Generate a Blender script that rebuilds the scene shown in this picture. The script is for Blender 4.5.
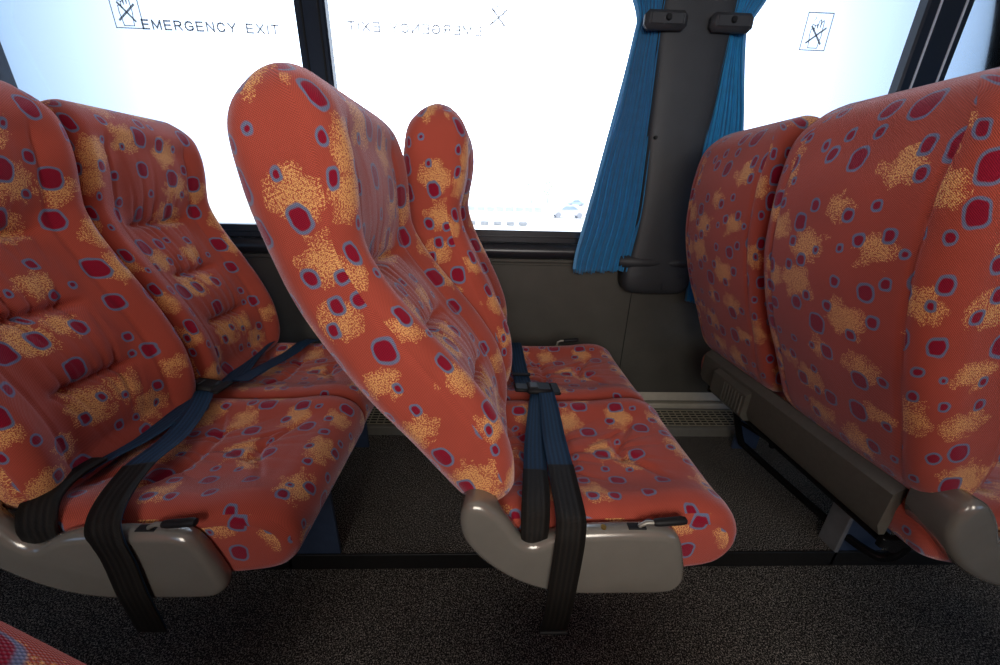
import bpy, math, random
import numpy as np
from mathutils import Vector, Matrix
for o in list(bpy.data.objects): bpy.data.objects.remove(o)
S = bpy.context.scene
COL = S.collection
R = math.radians
PI = math.pi

# ---------------------------------------------------------------- camera
CAM_H = 0.95
def cam_axes(p, ro, ya):
    f = Vector((math.sin(ya)*math.cos(p), math.cos(ya)*math.cos(p), -math.sin(p)))
    r = Vector((math.cos(ya), -math.sin(ya), 0)); u = r.cross(f)
    c, s = math.cos(ro), math.sin(ro)
    return r*c+u*s, -r*s+u*c, f
cr, cu, cf = cam_axes(R(21), R(1.5), R(2))
cd = bpy.data.cameras.new('camera'); cam = bpy.data.objects.new('camera', cd); COL.objects.link(cam)
cam.matrix_world = Matrix(((cr.x, cu.x, -cf.x, 0), (cr.y, cu.y, -cf.y, 0), (cr.z, cu.z, -cf.z, CAM_H), (0, 0, 0, 1)))
cd.sensor_width = 36; cd.lens = 365*36/1000; cd.clip_start = .01; cd.clip_end = 3000
S.camera = cam
# ---------------------------------------------------------------- world and light
S.view_settings.view_transform = 'Standard'; S.view_settings.look = 'None'
S.view_settings.exposure = 0.0; S.view_settings.gamma = 1; S.view_settings.use_curve_mapping = False
W = bpy.data.worlds.new('sky'); S.world = W; W.use_nodes = True
nt = W.node_tree; nt.nodes.clear()
def wn(t, **k):
    n = nt.nodes.new(t)
    for a, b in k.items(): setattr(n, a, b)
    return n
tc = wn('ShaderNodeTexCoord'); nm = wn('ShaderNodeVectorMath', operation='NORMALIZE')
dt = wn('ShaderNodeVectorMath', operation='DOT_PRODUCT')
g = Vector((.0, 1, .10)).normalized(); dt.inputs[1].default_value = g
pw = wn('ShaderNodeMath', operation='POWER'); pw.inputs[1].default_value = 8.0
mx0 = wn('ShaderNodeMath', operation='MAXIMUM'); mx0.inputs[1].default_value = 0
gl = wn('ShaderNodeMix', data_type='RGBA', blend_type='ADD'); gl.inputs['Factor'].default_value = 1
sc = wn('ShaderNodeVectorMath', operation='SCALE'); sc.inputs[0].default_value = (6.6, 7.0, 7.8)
bg = wn('ShaderNodeBackground'); out = wn('ShaderNodeOutputWorld')
L = nt.links.new
L(tc.outputs['Generated'], nm.inputs[0]); L(nm.outputs[0], dt.inputs[0]); L(dt.outputs['Value'], mx0.inputs[0]); L(mx0.outputs[0], pw.inputs[0])
L(pw.outputs[0], sc.inputs['Scale']); L(sc.outputs[0], gl.inputs[7]); gl.inputs[6].default_value = (.30, .54, .93, 1)
L(gl.outputs[2], bg.inputs[0]); bg.inputs[1].default_value = 1.0; L(bg.outputs[0], out.inputs[0])

def light(name, typ, loc, energy, color=(1, 1, 1), target=None, **k):
    d = bpy.data.lights.new(name, typ); d.energy = energy; d.color = color
    for a, b in k.items(): setattr(d, a, b)
    o = bpy.data.objects.new(name, d); COL.objects.link(o); o.location = loc
    if target is not None: o.rotation_euler = (Vector(target)-Vector(loc)).to_track_quat('-Z', 'Y').to_euler()
    return o
# sun high over the far side of the bus: lights the car park, not the cabin
light('sun', 'SUN', (0, -5, 20), 7, (1, .96, .9), (0, -.3, 0), angle=R(.6))
# daylight through the near-side windows behind the camera
a1 = light('daylight_near_window', 'AREA', (.1, -1.12, 1.25), 20, (1, .91, .80), (.1, 1.4, .30), shape='RECTANGLE', size=1.5, size_y=.65)
a1.data.spread = R(150)
# portals at the far windows
def portal(x0, x1):
    p = light('window_portal', 'AREA', ((x0+x1)/2, 1.50, 1.24), 1, (1, 1, 1), ((x0+x1)/2, 0, 1.24), shape='RECTANGLE', size=x1-x0, size_y=.84)
    p.data.cycles.is_portal = True
    return p
# ---------------------------------------------------------------- materials
MATS = {}
def mat(name, color, rough=.6, metal=0, spec=.5, noise=0, nscale=60, bump=0, bscale=200, sheen=0, coat=0, alpha=1):
    if name in MATS: return MATS[name]
    m = bpy.data.materials.new(name); m.use_nodes = True; MATS[name] = m
    n = m.node_tree; b = n.nodes['Principled BSDF']; l = n.links.new
    b.inputs['Base Color'].default_value = (*color, 1); b.inputs['Roughness'].default_value = rough
    b.inputs['Metallic'].default_value = metal; b.inputs['Specular IOR Level'].default_value = spec
    b.inputs['Sheen Weight'].default_value = sheen; b.inputs['Coat Weight'].default_value = coat
    b.inputs['Alpha'].default_value = alpha
    t = n.nodes.new('ShaderNodeTexCoord')
    nz = n.nodes.new('ShaderNodeTexNoise'); nz.inputs['Scale'].default_value = nscale; nz.inputs['Detail'].default_value = 4
    l(t.outputs['Object'], nz.inputs['Vector'])
    mr = n.nodes.new('ShaderNodeMapRange'); l(nz.outputs['Fac'], mr.inputs['Value'])
    mr.inputs['From Min'].default_value = .3; mr.inputs['From Max'].default_value = .7
    mr.inputs['To Min'].default_value = 1-noise; mr.inputs['To Max'].default_value = 1+noise
    v = n.nodes.new('ShaderNodeVectorMath'); v.operation = 'SCALE'; v.inputs[0].default_value = color
    l(mr.outputs[0], v.inputs['Scale']); l(v.outputs[0], b.inputs['Base Color'])
    if bump:
        n2 = n.nodes.new('ShaderNodeTexNoise'); n2.inputs['Scale'].default_value = bscale; n2.inputs['Detail'].default_value = 3
        l(t.outputs['Object'], n2.inputs['Vector'])
        bp = n.nodes.new('ShaderNodeBump'); bp.inputs['Strength'].default_value = bump; bp.inputs['Distance'].default_value = .002
        l(n2.outputs['Fac'], bp.inputs['Height']); l(bp.outputs[0], b.inputs['Normal'])
    return m

def srgb(r, g_, b):
    f = lambda c: (c/255/12.92) if c/255 <= .04045 else ((c/255+.055)/1.055)**2.4
    return (f(r), f(g_), f(b))

def fabric(name, off=0.0):
    m = bpy.data.materials.new(name); m.use_nodes = True
    n = m.node_tree; b = n.nodes['Principled BSDF']; l = n.links.new
    def N(t, **k):
        x = n.nodes.new(t)
        for a, c in k.items(): setattr(x, a, c)
        return x
    def M(op, a, c=None, d=None):
        x = N('ShaderNodeMath', operation=op)
        for i, v in enumerate((a, c, d)):
            if v is None: continue
            if isinstance(v, (int, float)): x.inputs[i].default_value = v
            else: l(v, x.inputs[i])
        return x.outputs[0]
    uv = N('ShaderNodeUVMap', uv_map='UVMap')
    oi = N('ShaderNodeObjectInfo')
    ad0 = N('ShaderNodeVectorMath', operation='ADD'); ad0.inputs[1].default_value = (off, off*1.7, 0); l(uv.outputs[0], ad0.inputs[0])
    UV = ad0.outputs[0]
    wob = N('ShaderNodeTexNoise', noise_dimensions='2D'); wob.inputs['Scale'].default_value = 45; wob.inputs['Detail'].default_value = 1; l(UV, wob.inputs['Vector'])
    ws = N('ShaderNodeVectorMath', operation='SUBTRACT'); l(wob.outputs['Color'], ws.inputs[0]); ws.inputs[1].default_value = (.5, .5, .5)
    wsc = N('ShaderNodeVectorMath', operation='SCALE'); l(ws.outputs[0], wsc.inputs[0]); wsc.inputs['Scale'].default_value = .006
    wa = N('ShaderNodeVectorMath', operation='ADD'); l(UV, wa.inputs[0]); l(wsc.outputs[0], wa.inputs[1])
    def vor(su, sv, rnd, expo, src, shift):
        mp = N('ShaderNodeMapping'); mp.inputs['Scale'].default_value = (su, sv, 1); mp.inputs['Location'].default_value = (shift, shift*.7, 0); l(src, mp.inputs['Vector'])
        v = N('ShaderNodeTexVoronoi', voronoi_dimensions='2D', distance='MINKOWSKI', feature='F1')
        v.inputs['Scale'].default_value = 1; v.inputs['Randomness'].default_value = rnd; v.inputs['Exponent'].default_value = expo
        l(mp.outputs[0], v.inputs['Vector'])
        s = N('ShaderNodeSeparateColor'); l(v.outputs['Color'], s.inputs[0])
        return v.outputs['Distance'], s.outputs[0], s.outputs[1], s.outputs[2]
    def below(d, r, soft=.02):   # 1 where d<r
        x = N('ShaderNodeMapRange', interpolation_type='SMOOTHSTEP')
        l(M('SUBTRACT', r, d), x.inputs['Value']); x.inputs['From Min'].default_value = -soft; x.inputs['From Max'].default_value = soft
        return x.outputs[0]
    # twill weave
    sp = N('ShaderNodeSeparateXYZ'); l(UV, sp.inputs[0])
    dg = M('ADD', M('MULTIPLY', sp.outputs[0], 2*PI/.0026), M('MULTIPLY', sp.outputs[1], 2*PI/.0034))
    tw = M('SINE', dg)
    dg2 = M('SUBTRACT', M('MULTIPLY', sp.outputs[0], 2*PI/.0034), M('MULTIPLY', sp.outputs[1], 2*PI/.0026))
    tw2 = M('SINE', dg2)
    weave = M('MULTIPLY_ADD', M('ADD', tw, M('MULTIPLY', tw2, .5)), .27, 1.0)
    big = N('ShaderNodeTexNoise', noise_dimensions='2D'); big.inputs['Scale'].default_value = 9; l(UV, big.inputs['Vector'])
    vary = M('MULTIPLY_ADD', big.outputs['Fac'], .3, .85)
    def mix(fac, c1, c2):
        x = N('ShaderNodeMix', data_type='RGBA'); l(fac, x.inputs['Factor'])
        for s, c in ((6, c1), (7, c2)):
            if isinstance(c, tuple): x.inputs[s].default_value = (*c, 1)
            else: l(c, x.inputs[s])
        return x.outputs[2]
    base = srgb(174, 78, 62); gold = srgb(232, 172, 108); crim = srgb(142, 22, 46); ring = srgb(112, 120, 148)
    # golden speckled patches
    wob2 = N('ShaderNodeTexNoise', noise_dimensions='2D'); wob2.inputs['Scale'].default_value = 38; wob2.inputs['Detail'].default_value = 3; l(UV, wob2.inputs['Vector'])
    w2s = N('ShaderNodeVectorMath', operation='SUBTRACT'); l(wob2.outputs['Color'], w2s.inputs[0]); w2s.inputs[1].default_value = (.5, .5, .5)
    w2c = N('ShaderNodeVectorMath', operation='SCALE'); l(w2s.outputs[0], w2c.inputs[0]); w2c.inputs['Scale'].default_value = .05
    w2a = N('ShaderNodeVectorMath', operation='ADD'); l(UV, w2a.inputs[0]); l(w2c.outputs[0], w2a.inputs[1])
    d, r_, g1, b1 = vor(9.2, 10.6, .70, 2.2, w2a.outputs[0], 3.1)
    patch = below(d, M('MULTIPLY_ADD', r_, .18, .13), .12)
    patch = M('MULTIPLY', patch, M('GREATER_THAN', g1, .12))
    sk = N('ShaderNodeTexNoise', noise_dimensions='2D'); sk.inputs['Scale'].default_value = 420; sk.inputs['Detail'].default_value = 2; sk.inputs['Roughness'].default_value = .7; l(UV, sk.inputs['Vector'])
    spk = N('ShaderNodeMapRange'); l(M('ADD', sk.outputs['Fac'], M('MULTIPLY', patch, .125)), spk.inputs['Value']); spk.inputs['From Min'].default_value = .545; spk.inputs['From Max'].default_value = .615
    gm = M('MULTIPLY', spk.outputs[0], M('GREATER_THAN', patch, .04))
    c = mix(gm, base, gold)
    # small then large ringed ovals
    d2, q_, g2, b2 = vor(13.8, 11.2, .55, 2.7, wa.outputs[0], .4)
    rad2 = M('MULTIPLY_ADD', q_, .125, .088); on2 = M('GREATER_THAN', g2, .12)
    d, r_, g1, b1 = vor(21, 18, .6, 2.5, wa.outputs[0], 7.7)
    # leave out a small oval whose centre lies on a large one
    vs_ = [x for x in n.nodes if x.type == 'TEX_VORONOI'][-1]
    inv = N('ShaderNodeVectorMath', operation='SUBTRACT'); l(vs_.outputs['Position'], inv.inputs[0]); inv.inputs[1].default_value = (7.7, 7.7*.7, 0)
    inv2 = N('ShaderNodeVectorMath', operation='DIVIDE'); l(inv.outputs[0], inv2.inputs[0]); inv2.inputs[1].default_value = (21, 18, 1)
    d3, q3, g3, b3 = vor(13.8, 11.2, .55, 2.7, inv2.outputs[0], .4)
    near2 = M('MULTIPLY', M('LESS_THAN', d3, M('MULTIPLY_ADD', q3, .14, .32)), M('GREATER_THAN', g3, .12))
    rad = M('MULTIPLY_ADD', r_, .11, .06); on = M('MULTIPLY', M('GREATER_THAN', g1, .20), M('SUBTRACT', 1.0, near2))
    c = mix(M('MULTIPLY', below(d, M('ADD', rad, .07), .02), on), c, ring)
    c = mix(M('MULTIPLY', below(d, rad, .02), on), c, crim)
    c = mix(M('MULTIPLY', below(d2, M('ADD', rad2, .048), .014), on2), c, ring)
    c = mix(M('MULTIPLY', below(d2, rad2, .014), on2), c, crim)
    vs = N('ShaderNodeVectorMath', operation='SCALE'); l(c, vs.inputs[0]); l(M('MULTIPLY', weave, vary), vs.inputs['Scale'])
    l(vs.outputs[0], b.inputs['Base Color'])
    b.inputs['Roughness'].default_value = .9; b.inputs['Specular IOR Level'].default_value = .15
    b.inputs['Sheen Weight'].default_value = .5; b.inputs['Sheen Roughness'].default_value = .35; b.inputs['Sheen Tint'].default_value = (.95, .85, 1, 1)
    bp = N('ShaderNodeBump'); bp.inputs['Strength'].default_value = .35; bp.inputs['Distance'].default_value = .0006
    l(M('ADD', tw, tw2), bp.inputs['Height']); l(bp.outputs[0], b.inputs['Normal'])
    return m
FAB = fabric('moquette'); FAB2 = fabric('moquette_cushion', .37)
PANEL = mat('grey_shell', srgb(138, 133, 124), .22, .35, .5, .04, 25, .05, 500, coat=.5)
RAILM = mat('grey_rail', srgb(88, 85, 77), .5, 0, .4, .08, 80, .3, 900)
BLACKP = mat('black_plastic', (.010, .010, .011), .5, 0, .25, .1, 80)
BLACKM = mat('black_metal', (.008, .008, .009), .25, .3, .5, .1, 60)
LEGM = mat('grey_leg_metal', srgb(128, 130, 134), .5, .2, .5, .12, 30)
BOLT = mat('bolt_metal', srgb(150, 146, 136), .45, .6, .5, .1, 100)
BRASS = mat('brass', srgb(190, 150, 80), .3, 1, .5, .1, 100)
WALLM = mat('wall_vinyl', srgb(80, 78, 72), .6, 0, .35, .07, 12, .25, 700)
WHITEP = mat('bus_lining', srgb(190, 186, 178), .7, 0, .3, .03, 8)
TRIMM = mat('window_trim', srgb(38, 40, 46), .28, 0, .5, .08, 30)
TRIM2 = mat('navy_trim', srgb(16, 26, 42), .35, 0, .5, .08, 30)
PILM = mat('pillar_plastic', srgb(52, 54, 58), .5, 0, .45, .08, 14, .35, 600)
ALU = mat('aluminium', srgb(196, 188, 170), .45, .15, .5, .05, 40)
ALUD = mat('dull_aluminium', srgb(130, 127, 118), .5, .2, .5, .06, 40)
GRILL = mat('grille_metal', srgb(176, 168, 146), .5, .3, .5, .06, 40)
DARK = mat('dark_void', (.006, .006, .006), .8)
RUB = mat('rubber_nosing', srgb(30, 29, 28), .5, 0, .4, .15, 60)

def webbing(name, col, col2):
    m = mat(name, col, .6, 0, .22, .1, 60)
    n = m.node_tree; b = n.nodes['Principled BSDF']; l = n.links.new
    uv = n.nodes.new('ShaderNodeUVMap'); uv.uv_map = 'UVMap'
    wv = n.nodes.new('ShaderNodeTexWave'); wv.bands_direction = 'X'; wv.inputs['Scale'].default_value = 34; l(uv.outputs[0], wv.inputs['Vector'])
    w2 = n.nodes.new('ShaderNodeTexWave'); w2.bands_direction = 'Y'; w2.inputs['Scale'].default_value = 180; l(uv.outputs[0], w2.inputs['Vector'])
    a = n.nodes.new('ShaderNodeMath'); a.operation = 'ADD'; l(wv.outputs['Fac'], a.inputs[0]); l(w2.outputs['Fac'], a.inputs[1])
    bp = n.nodes.new('ShaderNodeBump'); bp.inputs['Strength'].default_value = .5; bp.inputs['Distance'].default_value = .0008
    l(a.outputs[0], bp.inputs['Height']); l(bp.outputs[0], b.inputs['Normal'])
    mx = n.nodes.new('ShaderNodeMix'); mx.data_type = 'RGBA'; mx.inputs[6].default_value = (*col, 1); mx.inputs[7].default_value = (*col2, 1)
    l(wv.outputs['Fac'], mx.inputs['Factor']); l(mx.outputs[2], b.inputs['Base Color'])
    return m
WEB = webbing('navy_webbing', srgb(20, 42, 64), srgb(28, 60, 88))
WEBK = webbing('black_webbing', srgb(14, 12, 10), srgb(28, 24, 20))

def carpet():
    m = bpy.data.materials.new('speckled_carpet'); m.use_nodes = True
    n = m.node_tree; b = n.nodes['Principled BSDF']; l = n.links.new
    t = n.nodes.new('ShaderNodeTexCoord')
    nz = n.nodes.new('ShaderNodeTexNoise'); nz.inputs['Scale'].default_value = 330; nz.inputs['Detail'].default_value = 3; nz.inputs['Roughness'].default_value = .7
    l(t.outputs['Object'], nz.inputs['Vector'])
    cr_ = n.nodes.new('ShaderNodeValToRGB'); e = cr_.color_ramp.elements
    e[0].position = .38; e[0].color = (*srgb(24, 23, 22), 1); e[1].position = .66; e[1].color = (*srgb(214, 204, 190), 1)
    x = cr_.color_ramp.elements.new(.52); x.color = (*srgb(60, 57, 54), 1)
    l(nz.outputs['Fac'], cr_.inputs[0])
    n3 = n.nodes.new('ShaderNodeTexNoise'); n3.inputs['Scale'].default_value = 6; l(t.outputs['Object'], n3.inputs['Vector'])
    mr = n.nodes.new('ShaderNodeMapRange'); mr.inputs['To Min'].default_value = .75; mr.inputs['To Max'].default_value = 1.2; l(n3.outputs['Fac'], mr.inputs[0])
    v = n.nodes.new('ShaderNodeVectorMath'); v.operation = 'SCALE'; l(cr_.outputs[0], v.inputs[0]); l(mr.outputs[0], v.inputs['Scale'])
    l(v.outputs[0], b.inputs['Base Color']); b.inputs['Roughness'].default_value = .95; b.inputs['Specular IOR Level'].default_value = .1
    bp = n.nodes.new('ShaderNodeBump'); bp.inputs['Strength'].default_value = .8; bp.inputs['Distance'].default_value = .002
    l(nz.outputs['Fac'], bp.inputs['Height']); l(bp.outputs[0], b.inputs['Normal'])
    return m
CARPET = carpet()

def curtain_mat():
    m = mat('blue_curtain', srgb(34, 140, 198), .75, 0, .3, .1, 40, .2, 800, sheen=.3)
    n = m.node_tree; b = n.nodes['Principled BSDF']; l = n.links.new
    tr = n.nodes.new('ShaderNodeBsdfTranslucent'); tr.inputs[0].default_value = (*srgb(30, 120, 190), 1)
    ms = n.nodes.new('ShaderNodeMixShader'); ms.inputs[0].default_value = .12
    o = n.nodes['Material Output']; l(b.outputs[0], ms.inputs[1]); l(tr.outputs[0], ms.inputs[2]); l(ms.outputs[0], o.inputs[0])
    return m
CURT = curtain_mat()
HEM = mat('pale_curtain_hem', srgb(90, 150, 200), .7, 0, .3, .05, 40)

def glass_mat():
    m = bpy.data.materials.new('window_glass'); m.use_nodes = True
    n = m.node_tree; n.nodes.clear(); l = n.links.new
    t = n.nodes.new('ShaderNodeBsdfTransparent'); t.inputs[0].default_value = (.95, .97, .98, 1)
    gs = n.nodes.new('ShaderNodeBsdfGlossy'); gs.inputs['Roughness'].default_value = .02
    fr = n.nodes.new('ShaderNodeFresnel'); fr.inputs[0].default_value = 1.3
    ms = n.nodes.new('ShaderNodeMixShader'); o = n.nodes.new('ShaderNodeOutputMaterial')
    l(fr.outputs[0], ms.inputs[0]); l(t.outputs[0], ms.inputs[1]); l(gs.outputs[0], ms.inputs[2]); l(ms.outputs[0], o.inputs[0])
    return m
GLASS = glass_mat()
INK = mat('grey_window_ink', srgb(70, 70, 76), .6, alpha=.66)
INK2 = mat('glare_window_ink', srgb(150, 150, 156), .6, alpha=.70)  # same print, paled so the sky's glare is in its colour

# ---------------------------------------------------------------- mesh helpers
def make(name, V, F, m, parent=None, smooth=True, uv=None, mats=None, midx=None):
    me = bpy.data.meshes.new(name); me.from_pydata([tuple(v) for v in V], [], [tuple(f) for f in F]); me.update()
    if mats:
        for x in mats: me.materials.append(x)
        me.polygons.foreach_set('material_index', midx)
    else: me.materials.append(m)
    if uv is not None:
        ul = me.uv_layers.new(name='UVMap'); ul.data.foreach_set('uv', np.array(uv, dtype=np.float32).ravel())
    me.polygons.foreach_set('use_smooth', [bool(smooth)]*len(me.polygons))
    o = bpy.data.objects.new(name, me); COL.objects.link(o)
    if parent is not None: o.parent = parent
    return o

class MB:
    """collects solids into one mesh"""
    def __init__(s): s.V = []; s.F = []
    def add(s, V, F):
        k = len(s.V); s.V += [tuple(v) for v in V]; s.F += [tuple(i+k for i in f) for f in F]; return s
    def box(s, a, b, bev=0):
        x0, y0, z0 = a; x1, y1, z1 = b
        if bev <= 0:
            V = [(x0,y0,z0),(x1,y0,z0),(x1,y1,z0),(x0,y1,z0),(x0,y0,z1),(x1,y0,z1),(x1,y1,z1),(x0,y1,z1)]
            return s.add(V, [(0,3,2,1),(4,5,6,7),(0,1,5,4),(1,2,6,5),(2,3,7,6),(3,0,4,7)])
        e = min(bev, (x1-x0)/2.01, (y1-y0)/2.01, (z1-z0)/2.01)
        V = []; idx = {}
        for i, (X, dx) in enumerate(((x0, 1), (x1, -1))):
            for j, (Y, dy) in enumerate(((y0, 1), (y1, -1))):
                for k, (Z, dz) in enumerate(((z0, 1), (z1, -1))):
                    for ax in range(3):
                        p = [X+dx*e, Y+dy*e, Z+dz*e]; p[ax] = (X, Y, Z)[ax]
                        idx[i, j, k, ax] = len(V); V.append(tuple(p))
        F = []
        for i in (0, 1):
            F.append([idx[i,0,0,0], idx[i,1,0,0], idx[i,1,1,0], idx[i,0,1,0]])
            F.append([idx[0,i,0,1], idx[1,i,0,1], idx[1,i,1,1], idx[0,i,1,1]])
            F.append([idx[0,0,i,2], idx[1,0,i,2], idx[1,1,i,2], idx[0,1,i,2]])
        for a_ in (0, 1):
            for b_ in (0, 1):
                F.append([idx[a_,b_,0,0], idx[a_,b_,1,0], idx[a_,b_,1,1], idx[a_,b_,0,1]])
                F.append([idx[a_,0,b_,0], idx[a_,1,b_,0], idx[a_,1,b_,2], idx[a_,0,b_,2]])
                F.append([idx[0,a_,b_,1], idx[1,a_,b_,1], idx[1,a_,b_,2], idx[0,a_,b_,2]])
                for c_ in (0, 1): F.append([idx[a_,b_,c_,0], idx[a_,b_,c_,1], idx[a_,b_,c_,2]])
        return s.add(V, F)
    def tube(s, pts, r, n=12, cap=True, up=None):
        pts = [Vector(p) for p in pts]; m = len(pts); k = len(s.V)
        rs = r if isinstance(r, (list, tuple)) else [r]*m
        prev = None; rings = []
        for i, p in enumerate(pts):
            t = (pts[min(i+1, m-1)]-pts[max(i-1, 0)]).normalized()
            if prev is None:
                a = Vector((0, 0, 1)) if abs(t.z) < .9 else Vector((1, 0, 0)); u = t.cross(a).normalized()
            else: u = (prev - t*prev.dot(t)).normalized()
            prev = u; v = t.cross(u)
            rings.append([p+(u*math.cos(2*PI*j/n)+v*math.sin(2*PI*j/n))*rs[i] for j in range(n)])
        V = [q for rg in rings for q in rg]; F = []
        for i in range(m-1):
            for j in range(n): F.append((i*n+j, i*n+(j+1) % n, (i+1)*n+(j+1) % n, (i+1)*n+j))
        if cap: F.append(tuple(range(n))[::-1]); F.append(tuple((m-1)*n+j for j in range(n)))
        return s.add(V, F)
    def prism(s, poly, ax, a, b):
        """poly: 2D points in the other two axes; extruded along ax from a to b"""
        n = len(poly)
        def P(p, t):
            return {0: (t, p[0], p[1]), 1: (p[0], t, p[1]), 2: (p[0], p[1], t)}[ax]
        V = [P(p, a) for p in poly]+[P(p, b) for p in poly]
        F = [tuple(range(n)), tuple(range(n, 2*n))[::-1]]+[(i, i+n, (i+1) % n+n, (i+1) % n) for i in range(n)]
        return s.add(V, F)
    def build(s, name, m, parent=None, smooth=False):
        o = make(name, s.V, s.F, m, parent, smooth)
        import bmesh
        bm = bmesh.new(); bm.from_mesh(o.data); bmesh.ops.recalc_face_normals(bm, faces=bm.faces); bm.to_mesh(o.data); bm.free()
        if smooth == 'auto':
            me = o.data
            me.polygons.foreach_set('use_smooth', [True]*len(me.polygons))
            bm = bmesh.new(); bm.from_mesh(me)
            for e in bm.edges:
                if len(e.link_faces) == 2 and e.calc_face_angle(0) > R(38): e.smooth = False
            bm.to_mesh(me); bm.free()
        return o

def catmull(pts, n, closed=False):
    P = np.array(pts, float); m = len(P); out = []
    segs = m if closed else m-1
    for i in range(segs):
        p0 = P[(i-1) % m] if closed or i > 0 else P[0]; p1 = P[i]; p2 = P[(i+1) % m]
        p3 = P[(i+2) % m] if closed or i+2 < m else P[-1]
        for k in range(n):
            t = k/n
            out.append(.5*((2*p1)+(-p0+p2)*t+(2*p0-5*p1+4*p2-p3)*t*t+(-p0+3*p1-3*p2+p3)*t**3))
    if not closed: out.append(P[-1])
    return np.array(out)
def resample(P, n, closed=True):
    P = np.array(P, float)
    Q = np.vstack([P, P[:1]]) if closed else P
    d = np.r_[0, np.cumsum(np.linalg.norm(np.diff(Q, axis=0), axis=1))]
    s = np.linspace(0, d[-1], n+1)[:-1] if closed else np.linspace(0, d[-1], n)
    return np.stack([np.interp(s, d, Q[:, i]) for i in range(Q.shape[1])], 1), d[-1]
def ss(a, b, x): t = np.clip((x-a)/(b-a), 0, 1); return t*t*(3-2*t)

def loft(name, rings, m, parent, U=None, Vv=None, region=None, closed_ends=True, uvf=None, sharp=False):
    """rings (M,N,3); U,Vv (M,N+1) uv in metres; region: per column int used to shift the uv at seams"""
    rings = np.array(rings); M_, N_ = rings.shape[:2]
    V = rings.reshape(-1, 3); F = []; uv = []
    for i in range(M_-1):
        for j in range(N_):
            a, b = i*N_+j, i*N_+(j+1) % N_
            F.append((a, b, b+N_, a+N_))
            if uvf is not None: uv += uvf(i, j)
            elif U is not None:
                o = 0 if region is None else region[i][j]*.377
                uv += [(U[i, j]+o, Vv[i, j]+o), (U[i, j+1]+o, Vv[i, j+1]+o), (U[i+1, j+1]+o, Vv[i+1, j+1]+o), (U[i+1, j]+o, Vv[i+1, j]+o)]
    if closed_ends:
        F.append(tuple(range(N_))[::-1]); F.append(tuple((M_-1)*N_+j for j in range(N_)))
        if uvf is not None: uv += [(V[k][0], V[k][2]) for k in F[-2]]+[(V[k][0], V[k][2]) for k in F[-1]]
        elif U is not None:
            uv += [(U[0, j], Vv[0, j]) for j in range(N_)][::-1]; uv += [(U[-1, j], Vv[-1, j]) for j in range(N_)]
    o = make(name, V, F, m, parent, True, uv if (U is not None or uvf is not None) else None)
    if sharp:
        me = o.data; me.polygons[-1].use_smooth = False; me.polygons[-2].use_smooth = False
        at = me.attributes.new('sharp_edge', 'BOOLEAN', 'EDGE'); caps = set(V_ for f in F[-2:] for V_ in f)
        for e in me.edges:
            a, b = e.vertices
            if a in caps and b in caps: at.data[e.index].value = True
    return o

def tag(o, label=None, cat=None, group=None, kind=None):
    if label: o['label'] = label
    if cat: o['category'] = cat
    if group: o['group'] = group
    if kind: o['kind'] = kind
    return o
def empty(name, loc, parent=None):
    o = bpy.data.objects.new(name, None); o.empty_display_size = .1; COL.objects.link(o); o.location = loc
    if parent: o.parent = parent
    return o
def struct(o): o['kind'] = 'structure'; return o

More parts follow.
